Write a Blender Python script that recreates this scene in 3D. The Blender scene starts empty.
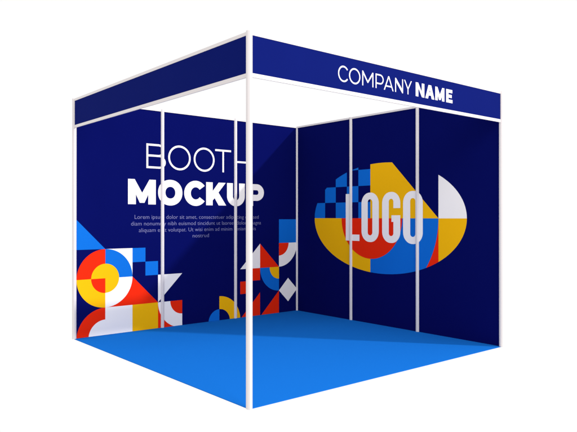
import bpy, bmesh, math
from mathutils import Vector
from mathutils.geometry import tessellate_polygon

# ------------------------------------------------------------------ camera, light, exposure
S = bpy.context.scene
C = S.collection
PI = math.pi
cam = bpy.data.objects.new("camera", bpy.data.cameras.new("camera"))
C.objects.link(cam)
cam.location = (5.3789, 6.2278, 1.2417)
cam.rotation_euler = (math.radians(90.10), 0, math.radians(229.973 - 90))
cam.data.sensor_width = 36
cam.data.lens = 617.82 / 577 * 36
cam.data.clip_end = 500
S.camera = cam

W = bpy.data.worlds.new("World"); S.world = W
W.use_nodes = True
bg = W.node_tree.nodes["Background"]
bg.inputs["Color"].default_value = (1, 1, 1, 1)        # seamless white studio all round
bg.inputs["Strength"].default_value = 1.01

KEY = Vector((-0.765, 1.0, 0.716)).normalized()         # towards the studio key lamp
key = bpy.data.objects.new("studio_key_lamp", bpy.data.lights.new("studio_key_lamp", 'SPOT'))
C.objects.link(key)
key.location = Vector((1.5, 1.5, 1.2)) + KEY * 40
key.rotation_euler = (-KEY).to_track_quat('-Z', 'Y').to_euler()
key.data.energy = 54000
key.data.color = (1.0, 0.985, 0.97)
key.data.spot_size = math.radians(14)
key.data.spot_blend = 0.1
key.data.shadow_soft_size = 0.62

fill = bpy.data.objects.new("studio_softbox_lamp", bpy.data.lights.new("studio_softbox_lamp", 'AREA'))
C.objects.link(fill)                                    # added soft fill in front of the open right side, lifts shaded whites
fill.location = (3.0, 11.0, 8.0)
fill.rotation_euler = (Vector((0.9, 0, 1.0)) - fill.location).to_track_quat('-Z', 'Y').to_euler()
fill.data.size = 4.5
fill.data.energy = 480

S.view_settings.view_transform = 'Standard'
S.view_settings.look = 'None'
S.view_settings.exposure = 0
S.view_settings.gamma = 1
S.view_settings.use_curve_mapping = False

# ------------------------------------------------------------------ materials
def mat(name, col, rough=0.55, spec=0.1, metal=0.0, grain=0.0, gscale=40, bump=0.0, bscale=300, blotch=0.0):
    m = bpy.data.materials.new(name); m.use_nodes = True
    nt = m.node_tree; N = nt.nodes; L = nt.links
    b = N["Principled BSDF"]
    b.inputs["Roughness"].default_value = rough
    b.inputs["Specular IOR Level"].default_value = spec
    b.inputs["Metallic"].default_value = metal
    tc = N.new("ShaderNodeTexCoord")
    nz = N.new("ShaderNodeTexNoise"); nz.inputs["Scale"].default_value = gscale; nz.inputs["Detail"].default_value = 4
    L.new(tc.outputs["Object"], nz.inputs["Vector"])
    mr = N.new("ShaderNodeMapRange")
    mr.inputs["To Min"].default_value = 1 - grain; mr.inputs["To Max"].default_value = 1 + grain
    L.new(nz.outputs["Fac"], mr.inputs["Value"])
    vm = N.new("ShaderNodeVectorMath"); vm.operation = 'SCALE'
    vm.inputs[0].default_value = col
    L.new(mr.outputs["Result"], vm.inputs["Scale"])
    L.new(vm.outputs["Vector"], b.inputs["Base Color"])
    if bump:
        n2 = N.new("ShaderNodeTexNoise"); n2.inputs["Scale"].default_value = bscale; n2.inputs["Detail"].default_value = 2
        L.new(tc.outputs["Object"], n2.inputs["Vector"])
        bp = N.new("ShaderNodeBump"); bp.inputs["Strength"].default_value = bump; bp.inputs["Distance"].default_value = 0.002
        L.new(n2.outputs["Fac"], bp.inputs["Height"])
        L.new(bp.outputs["Normal"], b.inputs["Normal"])
    return m

NAVY   = mat("navy_print",   (0.0024, 0.0042, 0.084), 0.7, 0.0, grain=0.06, gscale=3)
FNAVY  = mat("navy_fascia",  (0.0032, 0.0082, 0.113), 0.7, 0.01, grain=0.05, gscale=3)
WHITE  = mat("white_print",  (0.90, 0.855, 0.825), 0.6, 0.05, grain=0.01)
RED    = mat("red_print",    (0.80, 0.022, 0.004), 0.6, 0.03, grain=0.02)
YELLOW = mat("yellow_print", (0.88, 0.45, 0.004), 0.6, 0.03, grain=0.02)
BLUE   = mat("blue_print",   (0.004, 0.136, 0.57), 0.6, 0.03, grain=0.02)
PALE   = mat("pale_print",   (0.23, 0.23, 0.42), 0.6, 0.03)
METAL  = mat("white_aluminium", (0.69, 0.64, 0.635), 0.42, 0.35, grain=0.015, gscale=12)
BACK   = mat("white_backing", (0.8, 0.8, 0.8), 0.7, 0.1)
CARPET = mat("blue_carpet",  (0.0075, 0.132, 0.52), 0.95, 0.0, grain=0.05, gscale=260, bump=0.25, bscale=900)

# ------------------------------------------------------------------ object helpers
def link_mesh(name, bm, mats, parent=None):
    me = bpy.data.meshes.new(name); bm.to_mesh(me); bm.free()
    for m in (mats if isinstance(mats, (list, tuple)) else [mats]):
        me.materials.append(m)
    o = bpy.data.objects.new(name, me); C.objects.link(o)
    if parent: o.parent = parent
    return o

def thing(name, label, cat, loc, group=None):
    o = bpy.data.objects.new(name, None); C.objects.link(o)
    o.location = loc; o.empty_display_size = 0.1
    o["label"] = label; o["category"] = cat
    if group: o["group"] = group
    return o

def box(bm, x0, x1, y0, y1, z0, z1, bev=0.0):
    vs = [bm.verts.new((x, y, z)) for x in (x0, x1) for y in (y0, y1) for z in (z0, z1)]
    fs = [(0,1,3,2), (4,6,7,5), (0,4,5,1), (2,3,7,6), (0,2,6,4), (1,5,7,3)]
    faces = [bm.faces.new([vs[i] for i in f]) for f in fs]
    if bev:
        es = list({e for f in faces for e in f.edges})
        bmesh.ops.bevel(bm, geom=es, offset=bev, segments=2, profile=0.6, affect='EDGES')

# ------------------------------------------------------------------ flat shape helpers (u across, v up, metres)
def area(p): return 0.5 * sum(p[i][0]*p[(i+1) % len(p)][1] - p[(i+1) % len(p)][0]*p[i][1] for i in range(len(p)))
def ccw(p): return p if area(p) > 0 else p[::-1]
def arc(cx, cy, rx, ry, a0, a1, n=40):
    return [(cx + rx*math.cos(math.radians(a0+(a1-a0)*i/n)), cy + ry*math.sin(math.radians(a0+(a1-a0)*i/n))) for i in range(n+1)]
def ell(cx, cy, rx, ry, n=96): return arc(cx, cy, rx, ry, 0, 360, n)[:-1]
def superell(cx, cy, rx, ry, e=2.3, n=72):
    out = []
    for i in range(n):
        t = 2*PI*i/n; c, s = math.cos(t), math.sin(t)
        out.append((cx + rx*math.copysign(abs(c)**(2/e), c), cy + ry*math.copysign(abs(s)**(2/e), s)))
    return out
def rect(x0, x1, y0, y1): return [(x0,y0),(x1,y0),(x1,y1),(x0,y1)]
def pie(cx, cy, r, a0, a1): return [(cx, cy)] + arc(cx, cy, r, r, a0, a1)
def rrect(x0, x1, y0, y1, r, n=14):
    return (arc(x1-r, y0+r, r, r, -90, 0, n) + arc(x1-r, y1-r, r, r, 0, 90, n) +
            arc(x0+r, y1-r, r, r, 90, 180, n) + arc(x0+r, y0+r, r, r, 180, 270, n))

def half(poly, inside, cross):
    out = []
    for i in range(len(poly)):
        a, b = poly[i], poly[(i+1) % len(poly)]
        ia, ib = inside(a), inside(b)
        if ia: out.append(a)
        if ia != ib: out.append(cross(a, b))
    return out
def cut(poly, axis, val, keep_greater):
    s = 1 if keep_greater else -1
    def x(a, b):
        t = (val-a[axis])/(b[axis]-a[axis])
        q = [a[0]+(b[0]-a[0])*t, a[1]+(b[1]-a[1])*t]; q[axis] = val
        return tuple(q)
    return half(poly, lambda p: s*(p[axis]-val) >= 0, x)
def clip_convex(poly, clip):
    clip = ccw(clip)
    for i in range(len(clip)):
        if len(poly) < 3: return []
        a, b = clip[i], clip[(i+1) % len(clip)]
        d = lambda p: (b[0]-a[0])*(p[1]-a[1]) - (b[1]-a[1])*(p[0]-a[0])
        def x(p, q):
            t = d(p)/(d(p)-d(q)); return (p[0]+(q[0]-p[0])*t, p[1]+(q[1]-p[1])*t)
        poly = half(poly, lambda p: d(p) >= -1e-12, x)
    return poly
def tris(shape):
    """shape = outline, or [outline, hole, ...]"""
    loops = shape if isinstance(shape[0], list) else [shape]
    flat = [p for l in loops for p in l]
    return [[flat[i] for i in t] for t in tessellate_polygon([[Vector((p[0], p[1], 0)) for p in l] for l in loops])]

def build_letters(sheet, *a):
    for one in LETTERS.get(id(sheet), []): one.build("letter", *a)

class Sheet:
    """Coloured flat shapes on a wall face; to3(u, v, layer) places them."""
    def __init__(self): self.items = []
    def add(self, shape, m, layer=1): self.items.append((tris(shape), m, layer))
    def addt(self, tr, m, layer=1): self.items.append((tr, m, layer))
    def build(self, name, u0, u1, v0, v1, to3, parent):
        bm = bmesh.new(); mats = []
        for tr, m, layer in self.items:
            for t in tr:
                for ax, val, g in ((0, u0, True), (0, u1, False), (1, v0, True), (1, v1, False)):
                    t = cut(t, ax, val, g)
                    if len(t) < 3: break
                if len(t) < 3 or abs(area(t)) < 1e-9: continue
                t = ccw(t)
                q = []
                for p in t:
                    if not q or (abs(p[0]-q[-1][0]) + abs(p[1]-q[-1][1])) > 1e-7: q.append(p)
                if len(q) > 2 and abs(q[0][0]-q[-1][0]) + abs(q[0][1]-q[-1][1]) < 1e-7: q.pop()
                if len(q) < 3: continue
                f = bm.faces.new([bm.verts.new(to3(p[0], p[1], layer)) for p in q])
                if m not in mats: mats.append(m)
                f.material_index = mats.index(m)
        if not bm.faces: bm.free(); return None
        bmesh.ops.remove_doubles(bm, verts=bm.verts, dist=1e-6)
        return link_mesh(name, bm, mats, parent)

# ------------------------------------------------------------------ lettering: each glyph in a 1 x 1 box; tx, ty = stroke over width / height
def g_O(tx, ty, e=2.0):
    return [[superell(.5, .5, .5, .5, e), superell(.5, .5, .5-tx, .5-ty, e)]]
def g_B(tx, ty):
    y1 = .52
    lo = arc(.66, y1/2, .34, y1/2, -90, 78); up = arc(.62, (1+y1)/2, .30, (1-y1)/2, -78, 90)
    o = [(0, 0)] + lo + up + [(0, 1)]
    h1 = [(tx, ty)] + arc(.66, (y1+ty/2)/2, .34-tx, (y1-ty*1.5)/2 + ty*.25, -90, 90)
    h1 = [(tx, ty)] + arc(.66, (ty + y1-ty/2)/2, .34-tx, (y1-1.5*ty)/2, -90, 90) + [(tx, y1-ty/2)]
    h2 = [(tx, y1+ty/2)] + arc(.62, (y1+ty/2+1-ty)/2, .30-tx, (1-ty-y1-ty/2)/2, -90, 90) + [(tx, 1-ty)]
    return [[o, h1, h2]]
def g_T(tx, ty): return [rect(0, 1, 1-ty, 1), rect(.5-tx/2, .5+tx/2, 0, 1-ty)]
def g_H(tx, ty): return [rect(0, tx, 0, 1), rect(1-tx, 1, 0, 1), rect(tx, 1-tx, .5-ty/2, .5+ty/2)]
def g_M_thin(tx, ty):
    return [[(0,0),(0,1),(tx*.9,1),(.5,.36),(1-tx*.9,1),(1,1),(1,0),(1-tx,0),(1-tx,1-ty*2.2),(.5+tx*.3,.23),(.5-tx*.3,.23),(tx,1-ty*2.2),(tx,0)]]
def g_M(tx, ty):
    return [[(0,0),(0,1),(.235,1),(.5,.46),(.765,1),(1,1),(1,0),(1-tx,0),(1-tx,.40),(.585,.06),(.415,.06),(tx,.40),(tx,0)]]
def g_C(tx, ty, a=38):
    o = arc(.56, .5, .56, .5, a, 360-a, 64); i = arc(.56, .5, .56-tx, .5-ty, 360-a, a, 64)
    return [o + i]
def g_K(tx, ty):
    return [[(0,0),(0,1),(tx,1),(tx,.62),(.62,1),(.975,1),(.61,.565),(1,0),(.62,0),(.42,.315),(tx,.215),(tx,0)][::1]]
def g_U(tx, ty):
    return [[(0,1)] + arc(.5, .44, .5, .44, 180, 360) + [(1,1),(1-tx,1)] + arc(.5, .44, .5-tx, .44-ty, 360, 180) + [(tx,1)]]
def g_P(tx, ty, b=.30):
    my = (1+b)/2; r = (1-b)/2
    o = [(0,0),(tx,0),(tx,b)] + arc(.56, my, .44, r, -90, 90) + [(0,1)]
    h = [(tx, b+ty)] + arc(.56, my, max(.44-tx, .05), r-ty, -90, 90) + [(tx, 1-ty)]
    return [[o, h]]
def g_A(tx, ty, bar=.24):
    k = .5 - tx*.55
    # outline with open foot, and the counter as a hole
    xl = lambda y: tx*1.08 + (0.5 - tx*1.08)*y/(1 - ty*1.2)
    o = [(0,0),(k,1),(1-k,1),(1,0),(1-tx*1.08,0),(1-xl(bar),bar),(xl(bar),bar),(tx*1.08,0)]
    h = [(xl(bar+ty),bar+ty),(1-xl(bar+ty),bar+ty),(.5,1-ty*1.2)]
    return [[o, h]]
def g_N(tx, ty):
    return [[(0,0),(0,1),(tx*.95,1),(1-tx,.22+ty*.6),(1-tx,1),(1,1),(1,0),(1-tx*.95,0),(tx,.78-ty*.6),(tx,0)]]
def g_Y(tx, ty):
    return [[(.5-tx/2,0),(.5-tx/2,.36),(0,1),(tx*1.1,1),(.5,.46),(1-tx*1.1,1),(1,1),(.5+tx/2,.36),(.5+tx/2,0)]]
def g_E(tx, ty):
    return [[(0,0),(0,1),(.97,1),(.97,1-ty),(tx,1-ty),(tx,.5+ty*.48),(.88,.5+ty*.48),(.88,.5-ty*.48),(tx,.5-ty*.48),(tx,ty),(1,ty),(1,0)]]
def g_L(tx, ty): return [[(0,0),(0,1),(tx,1),(tx,ty),(1,ty),(1,0)]]
LETTERS = {}                                                  # sheet of lettering -> one Sheet per letter
def put(sheet, glyph, u0, u1, v0, v1, m, layer):
    one = Sheet(); LETTERS.setdefault(id(sheet), []).append(one); sheet = one
    for sh in glyph:
        loops = sh if isinstance(sh[0], list) else [sh]
        sheet.add([[(u0+(u1-u0)*p[0], v0+(v1-v0)*p[1]) for p in l] for l in loops], m, layer)

def text_tris(body, u0, u1, vbase, xh, thin=-0.014):
    """small body copy in the built-in typeface, fitted to u0..u1"""
    cu = bpy.data.curves.new("copy", 'FONT'); cu.body = body; cu.size = 1; cu.resolution_u = 3; cu.offset = thin
    ob = bpy.data.objects.new("copy", cu); C.objects.link(ob)
    dg = bpy.context.evaluated_depsgraph_get(); dg.update()
    me = bpy.data.meshes.new_from_object(ob.evaluated_get(dg))
    vs = [v.co.copy() for v in me.vertices]; x0 = min(v.x for v in vs); x1 = max(v.x for v in vs)
    k = (u1-u0)/(x1-x0); kv = xh/0.53
    out = []
    for p in me.polygons:
        q = [(u0+(vs[i].x-x0)*k, vbase+vs[i].y*kv) for i in p.vertices]
        out += [q] if len(q) == 3 else tris(ccw(q))
    bpy.data.objects.remove(ob); bpy.data.curves.remove(cu); bpy.data.meshes.remove(me)
    return out

# ------------------------------------------------------------------ the booth: back corner at the origin, left wall along x, right wall along y
SIDE, H = 3.0, 2.449
WALL_TOP, RAIL_TOP = 2.427, 2.447
PR = 0.0205                                                  # half width of a post

# floor: blue carpet square
bm = bmesh.new(); box(bm, -0.003, SIDE, -0.003, SIDE, -0.005, 0.0)
fl = link_mesh("floor", bm, CARPET); fl["kind"] = "structure"
fl["label"] = "bright blue carpet square of the booth floor"

# posts
def make_post():
    bm = bmesh.new()
    k = PR*math.tan(PI/8); e = 0.0022
    # octagonal extrusion with small rounded arrises
    ang = [math.radians(22.5+45*i) for i in range(8)]
    R = PR/math.cos(PI/8); ring = []
    for a in ang:
        for d in (-0.10, -0.035, 0.035, 0.10):
            rr = R - (0.0011 if abs(d) > .05 else 0.0006)*0 - (0.0009 if abs(d) < .05 else 0.0002)
            ring.append((rr*math.cos(a+d)*(1 if abs(d) < .05 else PR/math.cos(PI/8-0.10)/(R-0.0002)), 
                         rr*math.sin(a+d)*(1 if abs(d) < .05 else PR/math.cos(PI/8-0.10)/(R-0.0002))))
    levels = [(0.0, .96), (0.002, 1.0), (H-0.0015, 1.0), (H, .93)]
    loops = [[bm.verts.new((x*s, y*s, z)) for x, y in ring] for z, s in levels]
    n = len(ring)
    for a, b in zip(loops, loops[1:]):
        for i in range(n): bm.faces.new((a[i], a[(i+1) % n], b[(i+1) % n], b[i]))
    bm.faces.new(loops[0][::-1]); bm.faces.new(loops[-1])
    return link_mesh("post", bm, METAL)
posts = [((3,3), "tall white front corner post standing free, holding up both header boards"),
         ((3,0), "white end post of the left wall, beside the yellow and red ring print"),
         ((2,0), "slim white wall post crossing the letter B of BOOTH"),
         ((1,0), "slim white wall post crossing the letter U of MOCKUP"),
         ((0,0), "white inner corner post where the two navy walls meet"),
         ((0,1), "slim white wall post crossing the letter L of LOGO"),
         ((0,2), "slim white wall post crossing the last O of LOGO"),
         ((0,3), "white end post of the LOGO wall, under the header's right end")]
first = make_post()
for i, ((x, y), lab) in enumerate(posts):
    o = first if i == 0 else first.copy()
    if i: C.objects.link(o)
    o.location = (x*SIDE/3, y*SIDE/3, 0)
    o["label"] = lab; o["category"] = "post"; o["group"] = "white posts of the booth"

# ---- artwork of the left wall (u = distance from the left end post)
A = 0.308
left = Sheet()
cx = [0.022 + A*i for i in range(5)]                          # .022 .330 .638 .946 1.254
r = [-0.019 + A*i for i in range(6)]
left.add([(cx[0], r[3]), (cx[1], r[3]), (cx[0], r[4])], BLUE)
left.add(rect(cx[1], cx[2], r[2], r[3]), WHITE, 1)
left.add([(cx[2], r[2]), (cx[3], r[1]), (cx[1], r[1]), (cx[1], r[2])], RED, 1)
left.add(pie(cx[1], r[2], A, 90, 180), RED, 2)
left.add(pie(cx[1], r[2], A, 0, 90), BLUE, 2)
left.add(pie(cx[1], r[2], A, 180, 270), YELLOW, 2)
left.add(pie(cx[1], r[2], A, 270, 360), WHITE, 2)
left.add(pie(cx[1], r[2], A*.5, -90, 180), YELLOW, 3)
left.add(pie(cx[1], r[2], A*.5, 180, 270), RED, 3)
left.add(rect(cx[2], cx[2]+A/2, r[2]+A/2, r[3]), BLUE)
left.add(rect(cx[2]+A/2, cx[3], r[2], r[2]+A/2), BLUE)
left.add([(cx[3], r[1]), (cx[3], r[2]), (cx[4], r[2])], WHITE)
left.add(pie(cx[1], r[0], A, 90, 180), RED, 1)
left.add(pie(cx[1], r[0], A*.59, 90, 180), WHITE, 2)
left.add(rect(cx[1], cx[2], r[0], r[1]), WHITE, 1)
left.add(rect(cx[2], cx[3], r[0], r[1]), YELLOW, 1)
left.add(rect(cx[3], cx[4], r[0], r[1]), RED, 1)
left.add(pie(cx[4], r[1], A, 180, 270), WHITE, 2)
left.add(pie(cx[4], r[1], A*.5, 180, 270), RED, 3)
left2 = Sheet()
d = [3 - 1.236 + A*i for i in range(5)]                       # 1.764 2.072 2.380 2.688 2.996
left2.add(pie(d[0], r[0], A*.5, 90, 180), BLUE)
left2.add(pie(d[0], r[0], A, 0, 90), YELLOW, 1)
left2.add(pie(d[0], r[0], A*.5, 0, 90), NAVY, 2)
left2.add(rect(d[1], d[1]+A/2, r[1], r[1]+A/2), RED)
left2.add(rect(d[1]+A/2, d[2], r[1]+A/2, r[2]), RED)
left2.add([(d[1], r[2]), (d[2], r[2]), (d[2], r[3])], WHITE)
left2.add([(d[2], r[2]), (d[3], r[2]), (d[2], r[3])], RED)
left2.add(rect(d[3], d[4], r[3], r[4]), BLUE)
left2.add(pie(d[3], r[3], A, 270, 360), WHITE, 1)
left2.add(pie(d[3], r[3], A*.53, 270, 360), RED, 2)
left2.add(pie(d[3], r[2], A, 180, 270), BLUE, 1)
left2.add(pie(d[3], r[2], A*.5, 180, 270), YELLOW, 2)
left2.add([(d[3], r[1]), (d[3]+A/2, r[1]-A/2), (d[4], r[1]), (d[3]+A/2, r[1]+A/2)], WHITE)
left2.add([(d[1], r[0]), (d[2], r[0]), (d[2], r[1])], RED)
left2.add([(d[2], r[0]), (d[3], r[0]), (d[3], r[1])], RED)

ltx = Sheet(); WORDS = []
z0, z1 = 1.783, 2.056
bx = lambda s0, s1: (3-s0, 3-s1)
tk = 0.0225
def thin(g, s0, s1, v0=z0, v1=z1, **k):
    u0, u1 = bx(s0, s1); put(ltx, g(tk/(u1-u0), tk/(v1-v0), **k), u0, u1, v0, v1, WHITE, 1)
thin(g_B, 2.197, 1.958); thin(g_O, 1.927, 1.634, 1.778, 2.062); thin(g_O, 1.593, 1.305, 1.778, 2.062)
thin(g_T, 1.296, 1.066); thin(g_H, 1.020, 0.782)
z0, z1 = 1.382, 1.656
def bold(g, s0, s1, v0=z0, v1=z1, t=.078, **k):
    u0, u1 = bx(s0, s1); put(ltx, g(t/(u1-u0), t*.86/(v1-v0), **k), u0, u1, v0, v1, WHITE, 1)
bold(g_M, 2.414, 2.082, t=.092); bold(g_O, 2.054, 1.744, 1.373, 1.664, t=.092, e=2.1); bold(g_C, 1.720, 1.444, 1.372, 1.666, t=.088)
bold(g_K, 1.423, 1.138, t=.092); bold(g_U, 1.125, 0.859, 1.374, t=.086); bold(g_P, 0.818, 0.559, t=.088, b=.235)
for body, s0, s1, v in (("Lorem ipsum dolor sit amet, consectetuer adipiscing elit, sed", 2.336, 0.644, 1.2215),
                        ("diam nonummy nibh euismod tincidunt ut laoreet dolore magna", 2.378, 0.606, 1.1490),
                        ("aliquam erat volutpat. Ut wisi enim ad minim veniam, quis", 2.287, 0.689, 1.0765),
                        ("nostrud", 1.607, 1.384, 1.0040)):
    ts = sorted(text_tris(body, 3-s0, 3-s1, v, 0.0345), key=lambda t: min(p[0] for p in t))
    end = None
    for tr in ts:                                             # one sheet per printed word
        if end is None or min(p[0] for p in tr) - end > 0.0085:
            one = Sheet(); WORDS.append(one); end = -9
        one.addt([tr], PALE, 1); end = max([end] + [p[0] for p in tr])

# ---- artwork of the right wall (u = distance from the inner corner)
EC, ER = (1.485, 1.228), (1.134, 0.6375)
EL = ell(EC[0], EC[1], ER[0], ER[1], 128)
right = Sheet()
def logo(shape, m, layer):
    p = clip_convex(ccw(shape), EL)
    if len(p) > 2: right.add(p, m, layer)
q = 0.192; cxm = 1.314; my = 1.228; cxr = cxm + 5*q
for j in range(4):
    for i in range(6):
        if (i + j) % 2 == 0:
            logo(rect(cxm-(i+1)*q, cxm-i*q, my+j*q, my+(j+1)*q), BLUE, 1)
logo([(cxm, my), (cxr, my), (cxm, my+5*q)], YELLOW, 1)
logo(rect(cxr, 3, my, 2), WHITE, 1)
logo(rect(cxr, 3, .4, my), YELLOW, 1)
logo(rect(0, cxm, .4, my), YELLOW, 1)
logo(rect(cxm, cxr, .4, my), RED, 1)
logo(pie(cxm, my, 5*q, 270, 360), BLUE, 2)
logo(arc(cxm, my, .474, .474, 180, 360), RED, 3)
rtx = Sheet()
t = .100; v0, v1 = .957, 1.522
put(rtx, g_L(t/.228, .075/.565), .913, 1.141, v0, v1, WHITE, 1)
def stadium(u0, u1, vv0, vv1):
    w = u1-u0; one = Sheet(); LETTERS.setdefault(id(rtx), []).append(one)
    one.add([rrect(u0, u1, vv0, vv1, w*.47), rrect(u0+t, u1-t, vv0+.078, vv1-.078, (w-2*t)*.49)], WHITE, 1)
stadium(1.174, 1.446, .950, 1.528); stadium(1.802, 2.072, .947, 1.527)
u0, u1, vv0, vv1 = 1.496, 1.763, .949, 1.526
w = u1-u0; ro = w*.47; ri = (w-2*t)*.49
g_out = [(u1, 1.342)] + arc(u1-ro, vv1-ro, ro, ro, 0, 90, 14) + arc(u0+ro, vv1-ro, ro, ro, 90, 180, 14) + \
        arc(u0+ro, vv0+ro, ro, ro, 180, 270, 14) + arc(u1-ro, vv0+ro, ro, ro, 270, 360, 14) + [(u1, 1.262), (u0+w*.52, 1.262), (u0+w*.52, 1.187), (u1-t, 1.187)]
i0, i1, j0, j1 = u0+t, u1-t, vv0+.078, vv1-.078
g_in = arc(i1-ri, j0+ri, ri, ri, 360, 270, 10) + arc(i0+ri, j0+ri, ri, ri, 270, 180, 10) + arc(i0+ri, j1-ri, ri, ri, 180, 90, 10) + \
       arc(i1-ri, j1-ri, ri, ri, 90, 0, 10) + [(i1, 1.342)]
one = Sheet(); one.add(g_out + g_in, WHITE, 1); LETTERS[id(rtx)].append(one)

# ---- wall panels
FACE = 0.002
def l3(u, v, n): return (SIDE-u, FACE + 0.0004*n, v)
def r3(u, v, n): return (FACE + 0.0004*n, u, v)
def wall(side, k, label):
    u0, u1 = k + 0.004, k + 1 - 0.004                         # the board's edges sit in the posts' slots
    base = (SIDE-k-.5, 0, 0) if side == 'l' else (0, k+.5, 0)
    t = thing("wall_panel", label, "wall panel", base, "wall panels of the booth"); t["kind"] = "thing"
    f = l3 if side == 'l' else r3
    to3 = lambda u, v, n: tuple(a-b for a, b in zip(f(u, v, n), base))
    bm = bmesh.new(); bk = bmesh.new(); rl = bmesh.new()
    w = .5 - .004; wr = .5 - PR + .0005
    if side == 'l':
        box(bm, -w, w, -.002, FACE, 0.0005, WALL_TOP)
        box(rl, -wr, wr, -.010, .010, WALL_TOP-.002, RAIL_TOP, .0015)
    else:
        box(bm, -.002, FACE, -w, w, 0.0005, WALL_TOP)
        box(rl, -.010, .010, -wr, wr, WALL_TOP-.002, RAIL_TOP, .0015)
    bk.free()
    link_mesh("board", bm, NAVY, t)
    link_mesh("top_rail", rl, METAL, t)
    if side == 'l':
        left.build("geometric_print", u0, u1, 0.001, 2.42, to3, t)
        left2.build("geometric_print", u0, u1, 0.001, 2.42, to3, t)
        for one in WORDS: one.build("word", u0, u1, 0.001, 2.42, to3, t)
        build_letters(ltx, u0, u1, 0.001, 2.42, to3, t)
    else:
        right.build("emblem", u0, u1, 0.001, 2.42, to3, t)
        lay = lambda u, v, n: to3(u, v, n+4)
        build_letters(rtx, u0, u1, 0.001, 2.42, lay, t)
wall('l', 0, "navy panel printed with a yellow, red and blue ring, left end of BOOTH MOCKUP wall")
wall('l', 1, "navy middle panel of the BOOTH MOCKUP wall, printed with most of its text")
wall('l', 2, "navy panel with a white diamond and red triangles, beside the inner corner post")
wall('r', 0, "navy panel next to the inner corner, with the blue checkered left tip of the emblem")
wall('r', 1, "navy middle panel of the LOGO wall, carrying the centre of the round emblem")
wall('r', 2, "navy panel with the white and yellow right tip of the LOGO emblem")

# ---- header boards between the end posts and the front corner post
F0, F1, B0, T1 = 2.178, 2.424, 2.150, 2.448
def fascia(side, label):
    base = (1.5, SIDE, B0) if side == 'r' else (SIDE, 1.5, B0)
    t = thing("header_board", label, "header board", base, "header boards over the open sides")
    bm = bmesh.new(); r1 = bmesh.new(); r2 = bmesh.new(); w = 1.5 - .004; wr = 1.5 - PR + .0005
    def bb(m, hw, d0, d1, za, zb, bev=0):
        if side == 'r': box(m, -hw, hw, d0, d1, za-B0, zb-B0, bev)
        else: box(m, d0, d1, -hw, hw, za-B0, zb-B0, bev)
    bb(bm, w, -.003, .003, F0-.004, F1+.004)
    bb(r1, wr, -.006, .006, F1, T1, .0018)
    bb(r2, wr, -.006, .006, B0, F0, .0018)
    link_mesh("board", bm, FNAVY, t); link_mesh("top_rail", r1, METAL, t); link_mesh("bottom_rail", r2, METAL, t)
    return t, base
fascia('l', "plain navy header board over the open left side of the booth, without writing")
ft, fb = fascia('r', "navy header board over the open right side, lettered COMPANY NAME in white")
ftx = Sheet()
def fput(g, spans, v0, v1, t, ty=None):
    for gl, (s0, s1) in zip(g, spans):
        over = .004 if gl in (g_O, g_C) else 0
        put(ftx, gl(t/(s0-s1), (ty or t)/(v1-v0)), 3-s0, 3-s1, v0-over, v1+over, WHITE, 1)
fput([g_C, g_O, g_M_thin, g_P, g_A, g_N, g_Y], [(2.197, 2.096), (2.083, 1.962), (1.941, 1.817), (1.791, 1.698), (1.695, 1.58), (1.56, 1.463), (1.449, 1.352)], 2.2415, 2.3535, .0108)
fput([g_N, g_A, g_M, g_E], [(1.301, 1.187), (1.174, 1.051), (1.038, 0.91), (0.884, 0.792)], 2.240, 2.355, .034, .028)
build_letters(ftx, 0.03, 2.97, F0, F1, lambda u, v, n: (SIDE-u-fb[0], .003+.0006, v-fb[2]), ft)
